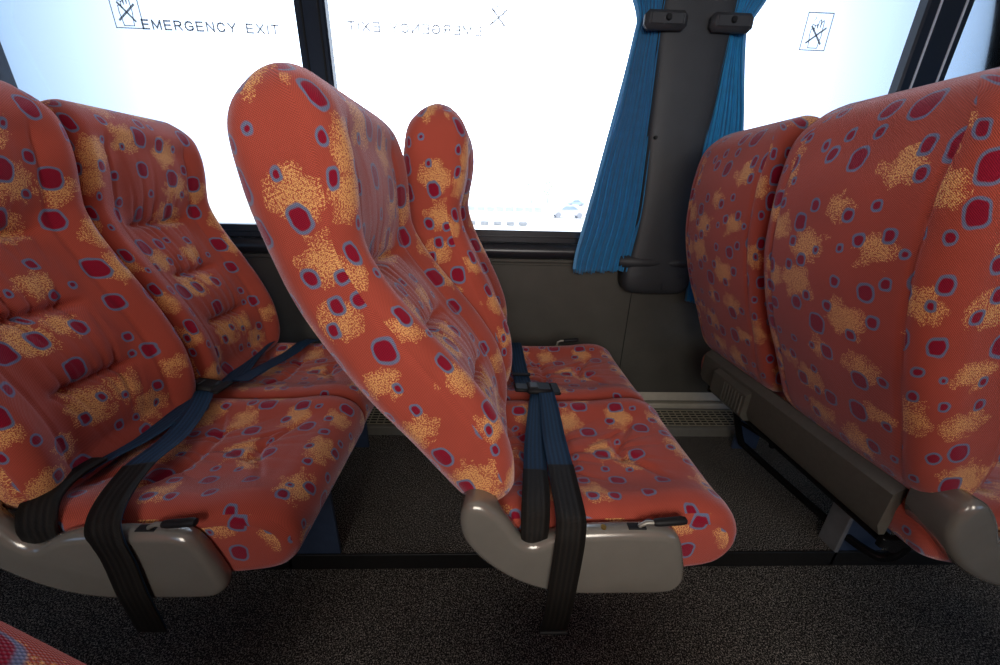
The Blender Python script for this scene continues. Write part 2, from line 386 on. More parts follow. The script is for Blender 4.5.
# ---------------------------------------------------------------- seat meshes
KS = 1.075
HM = .642*KS
_r = np.array([(0, .012), (.012, -.012), (.045, -.030), (.093, -.041), (.17, -.058), (.253, -.079), (.341, -.092), (.41, -.096), (.481, -.089), (.538, -.079), (.584, -.066), (.615, -.050), (.634, -.025), (.642, .008)])
_f = np.array([(0, .030), (.012, .050), (.03, .062), (.077, .078), (.143, .084), (.21, .074), (.276, .056), (.336, .038), (.384, .026), (.434, .022), (.467, .032), (.508, .050), (.547, .062), (.582, .064), (.604, .058), (.622, .047), (.634, .034), (.642, .014)])
def prof(A):
    C = catmull(A*np.array([KS, 1.03]), 12); return lambda h: np.interp(h, C[:, 0], C[:, 1])
RE, FR = prof(_r), prof(_f)
def backrest(parent, recline):
    rng = np.random.RandomState(3)
    h = np.r_[HM*.09*(1-np.cos(np.linspace(0, PI/2, 12)))[:-1], np.linspace(HM*.09, HM*.88, 96)[:-1], HM*.88+HM*.12*np.sin(np.linspace(0, PI/2, 18))]
    h[0] = .0005; h[-1] = HM-.0005
    QD = []; NB = 208; rings = []; U = []; VV = []; REG = []
    W0 = .186
    hc = np.r_[0, np.cumsum(np.hypot(np.diff(h), .0*np.diff(h)))]
    for i, hh in enumerate(h):
        b0, b1 = float(RE(hh)), float(FR(hh)); th = b1-b0
        Wd = W0
        if hh > HM-.066: Wd = W0-.066+.066*math.sqrt(max(0, 1-((hh-(HM-.066))/.066)**2))
        if hh < .05: Wd = W0-.05+.05*math.sqrt(max(0, 1-((.05-hh)/.05)**2))
        Wd -= .004*math.cos(hh*9)
        rc = min(.042, .49*th); rr = min(.038, .49*th)
        pts = []
        # closed rounded rectangle, starting rear middle, going to -y side, front, +y side
        def arc(cx, cy, a0, a1, r_):
            for t in np.linspace(a0, a1, 14): pts.append((cx+r_*math.cos(t), cy+r_*math.sin(t)))
        pts.append((b0, 0))
        arc(b0+rr, -Wd+rr, PI, 1.5*PI, rr)
        arc(b1-rc, -Wd+rc, 1.5*PI, 2*PI, rc)
        arc(b1-rc, Wd-rc, 0, .5*PI, rc)
        arc(b0+rr, Wd-rr, .5*PI, PI, rr)
        Q, Ltot = resample(pts, NB)
        # rows share the same column -> uv relation measured from rear middle
        d, y = Q[:, 0].copy(), Q[:, 1].copy()
        mid = (b0+b1)/2
        fr = ss(mid, b1-.004, d); ya = np.abs(y)/Wd
        endf = ss(0, .06, hh)*(1-ss(.585, .635, hh))
        rec = (.036-.012*ss(.44, .50, hh))*endf
        d = d-fr*rec*(1-ss(.42, .88, ya))
        # puffing between the gathered seams
        cen = fr*(1-ss(.35, .68, ya))
        for hs, wdt, dep in ((.438, .105, .016), (.300, .085, .013), (.165, .09, .013)):
            dh = hh-hs
            nar = 1-ss(wdt*.55, wdt, np.abs(y))
            d -= fr*nar*dep*1.25*math.exp(-(dh/.008)**2)
            d -= fr*nar*.006*math.exp(-(dh/.03)**2)
            pl = 0
            for k in range(7):
                yk = (k-3)*wdt/3.6+.006*math.sin(k*2.3+hs*40); lean = (k-3)*.10
                pl = pl+np.exp(-((y-yk-lean*dh)/.0035)**2)*(1+.4*math.sin(k*5.1+hs*9))
            d -= fr*nar*.0062*pl*math.exp(-abs(dh)/.055)
        bulge = .006*math.sin(PI*min(max((hh-.0)/.165, 0), 1)) if hh < .165 else .007*abs(math.sin(PI*(hh-.165)/.1365)) if hh < .438 else .012*math.sin(PI*min((hh-.438)/.2, 1))
        d += cen*bulge
        # vertical seam of bolster, front
        d -= fr*.004*np.exp(-((ya-.60)/.022)**2)*endf
        # rear convex
        re_ = ss(mid, b0+.004, d) if False else (1-ss(b0+.004, mid, d))
        d -= re_*.014*(1-ya**2)*ss(0, .1, hh)*(1-ss(.55, .64, hh))
        # seams: rear/side and side/front piping grooves
        regi = []
        s_d = (Q[:, 0]-b0)/max(th, 1e-4)
        for j in range(NB):
            if Q[j, 0] < b0+rr*.9 and abs(Q[j, 1]) < Wd-.050: regi.append(0)
            elif s_d[j] < .74: regi.append(1 if y[j] < 0 else 3)
            else: regi.append(2)
        z = np.full(NB, hh)
        # small groove exactly at seams
        d += (1-ss(b0+.01, mid, Q[:, 0]))*.0035*endf*np.exp(-((np.abs(Q[:, 1])-(Wd-.050))/.0028)**2)
        for thr in (b0+.74*th,):
            gsel = np.exp(-((Q[:, 0]-thr)/.0030)**2)*(np.abs(y) > Wd*.6)
            y = y-np.sign(y)*gsel*.0028*endf
        rings.append(np.stack([d, y, z], 1)); QD.append((Q[:, 0]-b0, b1-Q[:, 0], np.sign(Q[:, 1]), Q[:, 0]-(Wd-np.abs(Q[:, 1]))))
        s_ = np.arange(NB+1)/NB*Ltot
        U.append(s_-Ltot/2); VV.append(np.full(NB+1, hh)); REG.append(regi)
    # keep columns' regions constant along the height for straight seams
    RG = np.array(rings)
    af = np.r_[0, np.cumsum(np.hypot(np.diff(h), np.diff(FR(h))))]; ar = np.r_[0, np.cumsum(np.hypot(np.diff(h), np.diff(RE(h))))]
    def uvf(i, j):
        g_ = REG[i][j]; out_ = []
        for a, b in ((i, j), (i, j+1), (i+1, j+1), (i+1, j)):
            p = RG[a, b % NB]
            if g_ in (1, 3): out_.append((QD[a][3][b % NB]+.377*g_, p[2]+.21*g_))
            else: out_.append((p[1]+QD[a][0 if g_ == 0 else 1][b % NB]*(QD[a][2][b % NB] if b % NB else 0)+.377*g_, (ar if g_ == 0 else af)[a]+.21*g_))
        return out_
    o = loft('backrest', rings, FAB, parent, uvf=uvf)
    o.location = (.004, 0, .443); o.rotation_euler = (0, -recline, 0)
    return o

CP = catmull([(-.008, .420), (.012, .440), (.06, .450), (.16, .449), (.27, .452), (.34, .460), (.385, .458), (.424, .440), (.444, .408), (.442, .368), (.415, .332), (.36, .317), (.28, .312), (.10, .318), (.02, .335), (-.004, .36), (-.012, .395)], 14, True)
def inset(P, e):
    P = np.array(P); n = len(P); t = np.roll(P, -1, 0)-np.roll(P, 1, 0); t /= np.linalg.norm(t, axis=1)[:, None]+1e-9
    nn = np.stack([-t[:, 1], t[:, 0]], 1)
    area = .5*np.sum(P[:, 0]*np.roll(P[:, 1], -1)-np.roll(P[:, 0], -1)*P[:, 1])
    return P+nn*e*(1 if area > 0 else -1)
def cushion(parent):
    NB = 200; P, Lt = resample(CP, NB); Wd = .190; r_ = .027
    a = np.linspace(0, PI/2, 12)
    ys = np.r_[-Wd+r_*(1-np.cos(a))[:-1]*1.0, np.linspace(-Wd+r_, Wd-r_, 76)[:-1], Wd-r_+r_*np.sin(a)]
    rings = []
    for y in ys:
        e = 0
        q = abs(y)-(Wd-r_)
        if q > 0: e = r_-math.sqrt(max(0, r_*r_-q*q))
        Q = inset(P, e*.92)
        x, z = Q[:, 0].copy(), Q[:, 1].copy()
        top = ss(.40, .442, P[:, 1])
        yn = abs(y)/Wd
        z -= top*.013*(1-float(ss(.35, .8, yn)))*(1-ss(.36, .42, x))
        z += top*.006*math.exp(-((yn-.78)/.14)**2)
        for xs, wd, dep in ((.285, .05, .010), (.175, .075, .009), (.085, .07, .007)):
            nar = 1-float(ss(wd*.5, wd, abs(y))); dx = x-xs
            z -= top*nar*dep*np.exp(-(dx/.010)**2)
            for k in range(5):
                yk = (k-2)*wd/2.4+.005*math.sin(k*3.1+xs*30)
                z -= top*.0060*np.exp(-((y-yk-(k-2)*.25*dx)/.0042)**2)*np.exp(-np.abs(dx)/.045)*(1-float(ss(wd, wd*1.8, abs(y))))
        # diagonal drag folds from the tufts towards the corners
        for (cx, cy, ax_, ay) in ((.285, 0, .36, .12), (.285, 0, .36, -.12), (.175, .04, .12, .15), (.175, -.04, .12, -.15), (.085, .03, .03, .13), (.085, -.03, .03, -.13)):
            vx, vy = ax_-cx, ay-cy; L_ = math.hypot(vx, vy); vx /= L_; vy /= L_
            t = (x-cx)*vx+(y-cy)*vy; dd = -(x-cx)*vy+(y-cy)*vx
            z -= top*.0085*np.exp(-(dd/.007)**2)*ss(-.01, .015, t)*(1-ss(L_*.5, L_, t))
        # welt line low on the front nose
        rings.append(np.stack([x, np.full(NB, y), z], 1))
    s_ = np.arange(NB+1)/NB*Lt
    U = np.tile(s_, (len(ys), 1)); VV = np.tile(ys[:, None], (1, NB+1))
    RG = np.array(rings)
    def uvf(i, j):
        cs = [(i, j), (i, j+1), (i+1, j+1), (i+1, j)]
        p = [RG[a, b % NB] for a, b in cs]; n_ = np.cross(p[2]-p[0], p[3]-p[1]); k = abs(n_[1])/(np.linalg.norm(n_)+1e-12)
        if k > .72: return [(q[0]+.5, q[2]+.3) for q in p]
        return [(ys[a], s_[b]) for a, b in cs]
    return loft('seat_cushion', rings, FAB2, parent, uvf=uvf)

PN = [(-.026, .503), (-.040, .478), (-.036, .432), (-.008, .386), (.038, .343), (.090, .314), (.150, .299), (.240, .297), (.315, .299), (.338, .312), (.345, .335), (.336, .380), (.322, .422), (.305, .440), (.27, .446), (.20, .446), (.14, .442), (.108, .432), (.078, .418), (.058, .428), (.040, .458), (.018, .486), (-.004, .502)]
def side_panel(parent, side=-1):
    P, _ = resample(catmull(PN, 8, True), 150)
    y_out, y_in = -.218, -.191
    rings = []; r_ = .016
    def ring(y, e, inner=False):
        Q = inset(P, e); yy = np.full(150, y)
        if inner: yy = np.where(Q[:, 0] < .03, y+.05*(1-ss(-.01, .03, Q[:, 0])), y)
        return np.stack([Q[:, 0], yy, Q[:, 1]], 1)
    rings = [ring(y_out, r_)]+[ring(y_out+r_*(1-math.cos(t))*.9, r_*(1-math.sin(t))) for t in np.linspace(.2, PI/2, 9)]+[ring(y_in-.003, 0, True), ring(y_in, .004, True)]
    return loft('side_panel', rings, PANEL, parent, sharp=False)

def ribbon(name, path, w, m, parent, wid=None, th=.0018, n=10):
    """path points; w = width; wid = list of width directions per key point"""
    P = catmull(path, n); K = catmull(wid, n) if wid is not None else None
    rings = []; U = []; VV = []; s = 0
    ws = catmull([(x, 0) for x in w], n)[:, 0] if isinstance(w, (list, tuple)) else [w]*len(P)
    for i, p in enumerate(P):
        t = Vector(P[min(i+1, len(P)-1)]-P[max(i-1, 0)]).normalized()
        d = Vector(K[i]); d = (d-t*d.dot(t)).normalized(); nn = t.cross(d)
        if i: s += np.linalg.norm(P[i]-P[i-1])
        ring = []; uu = []
        for a, b in ((-1, -1), (-.5, -1), (0, -1), (.5, -1), (1, -1), (1, 1), (.5, 1), (0, 1), (-.5, 1), (-1, 1)):
            ring.append(Vector(p)+d*(a*ws[i]/2)+nn*(b*th/2)); uu.append(a*.024)
        uu.append(uu[0]); rings.append([tuple(q) for q in ring]); U.append(uu); VV.append([s]*11)
    return loft(name, rings, m, parent, np.array(U), np.array(VV))

def lever(parent, side):
    y = -.185*side*-1 if False else side*.192
    o = empty('lever_tmp', (0, 0, 0))
    bpy.data.objects.remove(o)
    st = MB().tube([(.250, y, .432), (.252, y, .449), (.262, y, .455), (.285, y, .455)], .0038, 10).build('recliner_lever', BOLT, parent, 'auto')
    MB().tube([(.272, y, .455), (.275, y, .455), (.282, y, .4555), (.30, y, .457), (.318, y, .459), (.325, y, .459), (.328, y, .459)], [.003, .0058, .0066, .0068, .0072, .006, .002], 14).build('handle', BLACKP, st, 'auto')
    return st

def buckle(name, c, rz, parent):
    m = MB().box((-.035, -.022, -.008), (.032, .022, .009), .006)
    m.box((-.066, -.016, -.005), (-.030, .016, .006), .004)
    m.box((.030, -.026, -.004), (.052, .026, .005), .003)
    o = m.build(name, BLACKP, parent, 'auto'); o.location = c; o.rotation_euler = (R(3), R(4), rz)
    MB().box((-.028, -.013, .0085), (-.006, .013, .0115), .002).build('release_button', mat('worn_black', (.03, .03, .032), .5), o)
    return o

def bus_seat(x, yc, recline, label, group, aisle=True):
    t = empty('bus_seat', (x, yc, 0)); tag(t, label, 'seat', group)
    cushion(t)
    backrest(t, recline)
    if aisle:
        p = side_panel(t)
        MB().tube([(.192, -.204, .442), (.192, -.204, .4475)], .0045, 12).build('rivet', BRASS, t, 'auto')
        MB().box((.232, -.209, .4432), (.262, -.196, .4475), .001).build('lever_slot', BLACKP, t)
        lever(t, -1.06)
    else:
        lever(t, 1)
        # steel hinge cover between the pair
        MB().box((-.02, -.196, .34), (.05, -.188, .44), .004).build('hinge_plate', BLACKM, t)
    return t

def dup(root, x, yc, label, recline=None, nudge=0, back=0):
    r = root.copy(); COL.objects.link(r); r.location = (x, yc, 0); r['label'] = label
    for ch in list(root.children):
        c = ch.copy(); COL.objects.link(c); c.parent = r
        if recline is not None and ch.name.startswith('backrest'): c.rotation_euler = (0, -recline, 0)
        for g_ in ch.children:
            d = g_.copy(); COL.objects.link(d); d.parent = c
    if back:
        for c in r.children:
            if c.name.startswith('backrest'): c.location.x += back
    if nudge:
        for c in r.children:
            if c.name.split('.')[0] in ('side_panel', 'rivet', 'lever_slot', 'recliner_lever'): c.location.x += nudge
    return r

X1, X2, X3 = -.762, 0.0, .797
YA, YW = .640, 1.022
GA, GW = 'aisle seats with grey side panels', 'window seats under the windows'
sa2 = bus_seat(X2, YA, R(23), 'front aisle seat of the middle row, tipped back furthest, with orange side facing the camera', GA, True)
sa1 = dup(sa2, X1, YA, 'aisle seat at the left edge of the photo, upright, its backrest cut by the frame', R(9.5), -.014, -.014)
sa3 = dup(sa2, X3, YA, 'large seat at the right edge seen from behind, aisle side, beside grey rounded panel', R(12.5), .012)
sw2 = bus_seat(X2, YW, R(11), 'window seat of the middle row, half hidden behind the tipped-back aisle seat', GW, False)
sw1 = dup(sw2, X1-.01, YW, 'window seat of the left row, pleated backrest against the leftmost window', R(12.5))
sw3 = dup(sw2, X3, YW, 'window seat of the right row seen from behind, next to the dark pillar', R(10.5))
sa0 = dup(sa2, -.088, -.082, 'blurred corner of a maroon seat at the bottom left, across the aisle', R(22))
sa0['group'] = 'aisle seats with grey side panels'

GN = 'seats across the aisle, behind the camera'
sa0['group'] = GN
for dx in (-.77, .77):  # neighbouring aisle seats out of view, added to cast shade on the floor
    q = dup(sa2, -.10+dx, -.085, 'unseen red patterned seat added across the aisle to shade the floor, one row %s of the nearest corner' % ('behind' if dx < 0 else 'ahead'), R(16)); q['group'] = GN
for k, dx in enumerate((-.77, 0, .77)):  # window seats out of view, added to block light from the floor
    q = dup(sw2, -.10+dx, -.47, 'unseen red patterned window seat added on the camera side for floor shade, %s row' % ('rear', 'same', 'front')[k], R(14)); q['group'] = GN
for t in (sa1, sw1):
    for c in t.children:
        if c.name.startswith('backrest'): c.location.z -= .012; c.location.x += .006
# seat belts: one lap belt per seat (part of the seat)
def belts_aisle(t):
    Y = -.195
    a = ribbon('belt_strap', [(.125, .170, .472), (.115, .10, .466), (.100, -.02, .462), (.090, -.11, .470), (.084, -.150, .468)], [.030, .036, .044, .044, .040], WEB, t, [(1, 0, 0)]*5)
    sl = ribbon('anchor_sleeve', [(.090, -.105, .473), (.086, -.150, .473), (.082, -.188, .462), (.080, -.204, .440), (.079, -.206, .415)], [.044, .047, .047, .045, .040], WEBK, a, [(1, 0, 0)]*5, .006)
    b = ribbon('belt_strap', [(.150, .172, .478), (.148, .10, .474), (.142, 0, .472), (.137, -.10, .480), (.136, -.165, .476), (.135, -.207, .470), (.134, -.221, .45), (.133, -.224, .41), (.130, -.225, .33), (.128, -.222, .26), (.124, -.220, .222)], [.040, .044, .047, .047, .047, .047, .047, .047, .047, .047, .046], WEB, t, [(1, 0, 0)]*11)
    # dark lower half of the free end
    c = ribbon('belt_tail', [(.1375, -.10, .4818), (.1365, -.165, .4782), (.1355, -.2085, .4722), (.134, -.2232, .4505), (.133, -.2262, .41), (.130, -.2272, .33), (.128, -.2242, .26), (.124, -.2222, .218)], .0475, WEBK, b, [(1, 0, 0)]*8)
    MB().box((.098, -.2275, .212), (.150, -.2185, .219), .002).build('belt_end_bar', BLACKP, b)
    bk = buckle('buckle', (.135, .188, .478), R(4), t)
    return bk
def belts_window(t):
    ribbon('belt_strap', [(.100, -.165, .468), (.098, -.10, .455), (.096, .0, .452), (.094, .10, .460), (.092, .165, .456), (.090, .185, .43)], .046, WEB, t, [(1, 0, 0)]*6)
    k = MB().box((.072, -.085, .4560), (.124, -.072, .4610), .001).build('belt_slider', BLACKP, t)
def belts_left(t):
    X = [(1, 0, 0)]; D = [(.9, .45, 0)]
    a = ribbon('belt_strap', [(.060, .170, .472), (.062, .09, .464), (.052, .0, .460), (.040, -.07, .466), (.040, -.13, .472)], [.036, .042, .044, .044, .042], WEB, t, [(1, .2, 0)]*5)
    ribbon('anchor_sleeve', [(.040, -.075, .472), (.040, -.125, .477), (.048, -.170, .470), (.062, -.198, .446), (.066, -.202, .418)], [.044, .048, .050, .048, .042], WEBK, a, [(1, .2, 0)]*5, .006)
    b = ribbon('belt_strap', [(.070, .165, .480), (.105, .08, .474), (.130, -.01, .472), (.143, -.10, .480), (.160, -.165, .474), (.176, -.205, .462), (.190, -.221, .442), (.196, -.224, .40), (.194, -.225, .33), (.192, -.222, .27), (.190, -.220, .232)], [.040, .044, .047, .047, .047, .047, .047, .047, .047, .047, .046], WEB, t, [(1, .3, 0)]*4+X*7)
    ribbon('belt_tail', [(.1435, -.10, .4822), (.1605, -.165, .4765), (.1765, -.2062, .4642), (.190, -.2232, .4425), (.196, -.2265, .40), (.194, -.2275, .33), (.192, -.2245, .27), (.190, -.2225, .228)], .0475, WEBK, b, [(1, .3, 0)]+X*7)
    buckle('buckle', (.060, .182, .482), R(-8), t)
belts_aisle(sa2); belts_left(sa1)
belts_window(sw2)
for t in (sw2, sw1, sw3):
    for c in t.children:
        if c.name.startswith('seat_cushion'): c.location.z = -.009
# left row window seat: two straps cross the cushion
ribbon('belt_strap', [(.100, -.165, .472), (.075, -.08, .462), (.050, .02, .462), (.040, .11, .468), (.03, .17, .46)], .046, WEB, sw1, [(1, .2, 0)]*5)
ribbon('belt_strap', [(.125, -.160, .474), (.130, -.06, .464), (.150, .04, .462), (.160, .12, .466), (.165, .175, .455)], .044, WEB, sw1, [(1, -.1, 0)]*5)

# ---------------------------------------------------------------- seat frames
def seat_frame(x, y0, y1, label, leg_z=-.05, rest=False):
    """y0 aisle end, y1 window end"""
    t = empty('seat_frame', (x, (y0+y1)/2, 0)); tag(t, label, 'seat frame', 'steel frames under the seat rows')
    a, b = y0-(y0+y1)/2, y1-(y0+y1)/2
    # rear cover rail, chamfered section
    MB().prism([(-.034, .362), (-.022, .338), (-.010, .338), (-.010, .456), (-.016, .456), (-.034, .438)], 1, a+.06, b-.06).build('cover_rail', RAILM, t, 'auto')
    MB().tube([(.03, a+.06, .30), (.03, b-.07, .30)], .014, 12).tube([(.33, a+.06, .292), (.33, b-.07, .292)], .014, 12).build('cross_tube', BLACKM, t, 'auto')
    for yy in (a+.065, -.01, b-.08):
        MB().box((-.005, yy-.006, .30), (.36, yy+.006, .325), .002).build('side_bar', BLACKM, t)
    # ribbed hinge cover and bolts on the rail
    yr = b-.20
    rc_ = MB()
    rc_.prism([(-.050, .350), (-.036, .334), (-.012, .334), (-.012, .425), (-.036, .428), (-.050, .418)], 1, yr-.11, yr+.05)
    for k in range(7): rc_.box((-.054, yr-.10+k*.014, .352), (-.042, yr-.10+k*.014+.007, .412), .001)
    rc_.build('hinge_cover', RAILM, t, 'auto')
    for yy in (a+.085, yr-.14, yr-.158):
        MB().tube([(-.024, yy, .434), (-.026, yy, .441)], .005, 10).build('bolt', BOLT, t, 'auto')
    # pedestal by the step
    yl = (.745 if y0 > 0 else -.10)-(y0+y1)/2
    L_ = MB().box((.225, yl-.006, leg_z), (.36, yl+.004, .292), .001)
    lo = L_.build('pedestal', mat('blue_grey_leg', srgb(62, 76, 100), .5, .2, .5, .12, 30), t)
    MB().box((.214, yl-.012, leg_z), (.226, yl+.045, .292), .002).build('pedestal_flange', LEGM, lo)
    MB().box((.20, yl-.012, leg_z), (.38, yl+.05, leg_z+.006) if leg_z >= 0 else (.226, yl+.05, leg_z+.006), .001).build('foot_plate', LEGM, lo)
    if rest:
        f = MB().tube([tuple(p) for p in catmull([(.10, b-.06, .31), (.14, b-.06, .20), (.185, b-.065, .08), (.205, b-.09, .055), (.228, -.02, .055), (.250, a+.25, .055), (.275, a+.215, .072), (.30, a+.205, .15), (.31, a+.20, .285)], 8)], .012, 12)
        f.build('footrest_bar', BLACKM, t, 'auto')
        MB().tube([(.155, b-.075, .165), (.305, a+.22, .165)], .007, 10).build('footrest_brace', BLACKM, t, 'auto')
    MB().box((.20, b-.02, .0), (.30, b-.008, .292), .002).build('wall_leg', mat('blue_grey_leg', (0, 0, 0)), t)
    return t
seat_frame(X1, .45, 1.21, 'dark steel frame under the left row of seats')
seat_frame(X2, .45, 1.21, 'dark steel frame under the middle row of seats')
seat_frame(X3, .45, 1.21, 'dark steel frame with grey rail and footrest bar below the right row', rest=True)
seat_frame(-.10, -.66, .10, 'dark steel frame under the near seat across the aisle', leg_z=-.0551)
seat_frame(-.87, -.66, .10, 'unseen dark steel frame under the added seats across the aisle, row behind', leg_z=-.0551)  # carries the out-of-view seats added for shade
seat_frame(.67, -.66, .10, 'unseen dark steel frame under the added seats across the aisle, row ahead', leg_z=-.0551)  # likewise under added seats that stay out of view

# ---------------------------------------------------------------- bus shell
YWALL = 1.42; XL, XR = -3.6, 4.2; ZS, ZT, ZC = .818, 1.66, 1.92
struct(MB().box((XL, -1.15, -.115), (XR, .74, -.055)).build('floor', CARPET))
struct(MB().box((XL, .74, -.115), (XR, YWALL, 0)).build('floor', CARPET))
struct(MB().prism([(.722, -.054), (.742, -.054), (.742, .004), (.762, .004), (.762, .0005), (.738, -.0)], 0, XL, XR).build('trim_1', RUB)) if False else struct(MB().box((XL, .733, -.0545), (XR, .7395, .0015), .001).build('trim_1', RUB))
struct(MB().box((XL, -1.15, ZC), (XR, YWALL+.1, ZC+.06)).build('ceiling', WHITEP))
struct(MB().box((XL, YWALL, 0), (XR, YWALL+.07, .70)).build('wall_back', WALLM))
struct(MB().box((XL, YWALL, ZT), (XR, YWALL+.07, ZC)).build('wall_back_upper', WHITEP))
struct(MB().box((XL, -1.22, -.115), (XR, -1.15, .75)).box((XL, -1.22, 1.6), (XR, -1.15, ZC)).box((-2.2, -1.22, .75), (-1.9, -1.15, 1.6)).box((.9, -1.22, .75), (1.2, -1.15, 1.6)).build('wall_front', WALLM))
struct(MB().box((XL-.06, -1.22, -.115), (XL, YWALL+.1, ZC)).build('wall_left', WALLM))
struct(MB().box((XR, -1.22, -.115), (XR+.06, YWALL+.1, ZC)).build('wall_right', WALLM))
# joints in the vinyl panel
for xx in (.577, -1.77):
    struct(MB().box((xx-.0015, YWALL-.0012, .13), (xx+.0015, YWALL+.001, .69)).build('trim_2', DARK))
# sill: rubber frame, rounded bar and ledge
struct(MB().box((XL, YWALL-.004, .772), (XR, YWALL+.06, ZS), .003).box((XL, YWALL-.010, .793), (XR, YWALL+.0, .797), .001).build('trim_3', TRIMM))
bar = []
for t in np.linspace(-PI/2, PI/2, 12): bar.append((YWALL-.002-.030*math.cos(t), .742+.029*math.sin(t)))
bar += [(YWALL+.02, .771), (YWALL+.02, .713)]
struct(MB().prism(bar, 0, XL, XR).build('trim_4', TRIMM, None, 'auto'))
struct(MB().box((XL, YWALL-.012, .700), (XR, YWALL+.01, .7125), .002).box((XL, YWALL-.006, .688), (XR, YWALL+.01, .6975), .002).build('trim_5', WALLM))

# windows: panes and mullions
bounds = [(-1.60, -.606), (-.512, .56), (.72, 1.395), (1.50, 3.5)]
for i, (a, b) in enumerate(bounds):
    struct(MB().box((a-.05, YWALL+.030, ZS-.03), (b+.05, YWALL+.036, ZT+.03)).build('window_%d' % (i+1), GLASS))
    portal(a, b)
def mullion(a, b, n):
    struct(MB().box((a, YWALL-.012, ZS-.02), (b, YWALL+.028, ZT), .006).build('trim_%d' % n, TRIM2))
    for xx in (a+.25*(b-a), b-.20*(b-a)):
        struct(MB().box((xx-.003, YWALL-.016, ZS), (xx+.003, YWALL-.010, ZT), .001).build('trim_%d' % (n+1), mat('mullion_glint', srgb(225, 230, 240), .3, .3) if a > 1 else BLACKP))  # right mullion: bright light lines painted as pale strips
mullion(-.606, -.512, 6); mullion(1.372, 1.522, 8)
struct(MB().box((XL, YWALL, ZS-.02), (-1.60, YWALL+.07, ZT)).box((.56, YWALL, ZS-.02), (.72, YWALL+.07, ZT)).box((3.5, YWALL, ZS-.02), (XR, YWALL+.07, ZT)).build('wall_back_pier', TRIM2))

# heater duct
t = empty('heater_duct', (0, YWALL-.08, 0)); tag(t, 'long pale metal heater duct with grille along the foot of the dark wall', 'heater')
X0, X1_ = -2.5, 2.6
hb = MB().prism([(-.070, 0), (-.070, .036), (-.066, .040), (.0785, .058), (.0785, 0)], 0, X0, X1_).build('duct_body', ALUD, t)
MB().prism([(.056, .058), (.056, .075), (.060, .080), (.0785, .082), (.0785, .058)], 0, X0, X1_).prism([(.064, .094), (.066, .101), (.0785, .128), (.0785, .094)], 0, X0, X1_).build('top_moulding', ALU, t)
sl = lambda y: .0405+(y+.066)*.018/.1445
gp = MB().prism([(-.055, sl(-.055)+.0003), (.045, sl(.045)+.0003), (.045, sl(.045)+.0012), (-.055, sl(-.055)+.0012)], 0, X0, X1_).build('grille_backing', DARK, hb)
gr = MB()
for k in range(7):
    y = -.055+k*.0155
    gr.prism([(y, sl(y)+.001), (y+.005, sl(y+.005)+.001), (y+.005, sl(y+.005)+.0035), (y, sl(y)+.0035)], 0, X0, X1_)
n_ = int((X1_-X0)/.030)
for k in range(n_+1):
    x = X0+k*.030
    gr.prism([(-.055, sl(-.055)+.001), (.043, sl(.043)+.001), (.043, sl(.043)+.004), (-.055, sl(-.055)+.004)], 0, x, x+.004)
gr.build('grille', GRILL, t)

# pillar covers
def pillar(xc, label):
    t = empty('pillar_cover', (xc, YWALL, .6)); tag(t, label, 'pillar', 'dark pillar covers between windows')
    L0 = catmull([(-.152, 1.10), (-.152, .82), (-.144, .72), (-.136, .54), (-.124, .38), (-.126, .22), (-.136, .13), (-.146, .07), (-.139, .025), (-.115, .002), (-.05, -.004), (.05, -.004), (.085, .0), (.108, .018), (.113, .06), (.100, .13), (.080, .22), (.066, .36), (.068, .5), (.074, .62), (.080, .82), (.084, 1.10)], 5)
    P = L0; N_ = len(P)
    rings = []
    prf = [(0, 0), (-.055, 0), (-.068, .004), (-.076, .012), (-.080, .024), (-.083, .06)]
    for y, e in prf:
        c = np.array([0, .55]); Q = P.copy()
        Q[:, 0] -= np.sign(Q[:, 0])*np.minimum(e, np.abs(Q[:, 0])); Q[:, 1] = np.where(Q[:, 1] < .08, Q[:, 1]+e*(1-ss(.0, .08, Q[:, 1])), Q[:, 1])
        rings.append(np.stack([Q[:, 0], np.full(N_, y), Q[:, 1]], 1))
    o = loft('cover_panel', rings, PILM, t)
    # rounded pegs holding the curtain foot
    for s, o_ in ((-1, 0), (1, -.035)):
        MB().tube([(s*.165+o_, -.050, .118), (s*.155+o_, -.052, .119), (s*.13+o_, -.062, .120), (s*.06+o_, -.072, .120), (s*.0, -.076, .118)], [.019, .022, .024, .018, .004], 18).build('curtain_peg', PILM, t, 'auto')
    for sx, sz in ((-.112, .531), (.052, .422)):
        MB().tube([(sx, -.075, sz), (sx, -.086, sz)], [.007, .005], 12).build('screw', BLACKP, t, 'auto')
    for s in (-1, 1):
        q_ = -.142 if s < 0 else .052
        xa, xb = (q_-.066, q_+.062) if s < 0 else (q_-.062, q_+.066)
        c = MB().box((xa, -.112, .812), (xb, -.078, .860), .012).build('curtain_clip', PILM, t, 'auto')
        MB().box((xa+.016, -.114, .822), (xb-.016, -.110, .850), .002).build('clip_face', PILM, c, 'auto')
        MB().tube([(q_, -.113, .838), (q_, -.119, .838)], [.010, .007], 12).build('screw', BLACKP, c, 'auto')
    return t
pillar(.655, 'dark grey plastic pillar cover between the middle and right windows, with two clips')
pillar(-1.73, 'dark pillar cover at the far left edge of the photo')

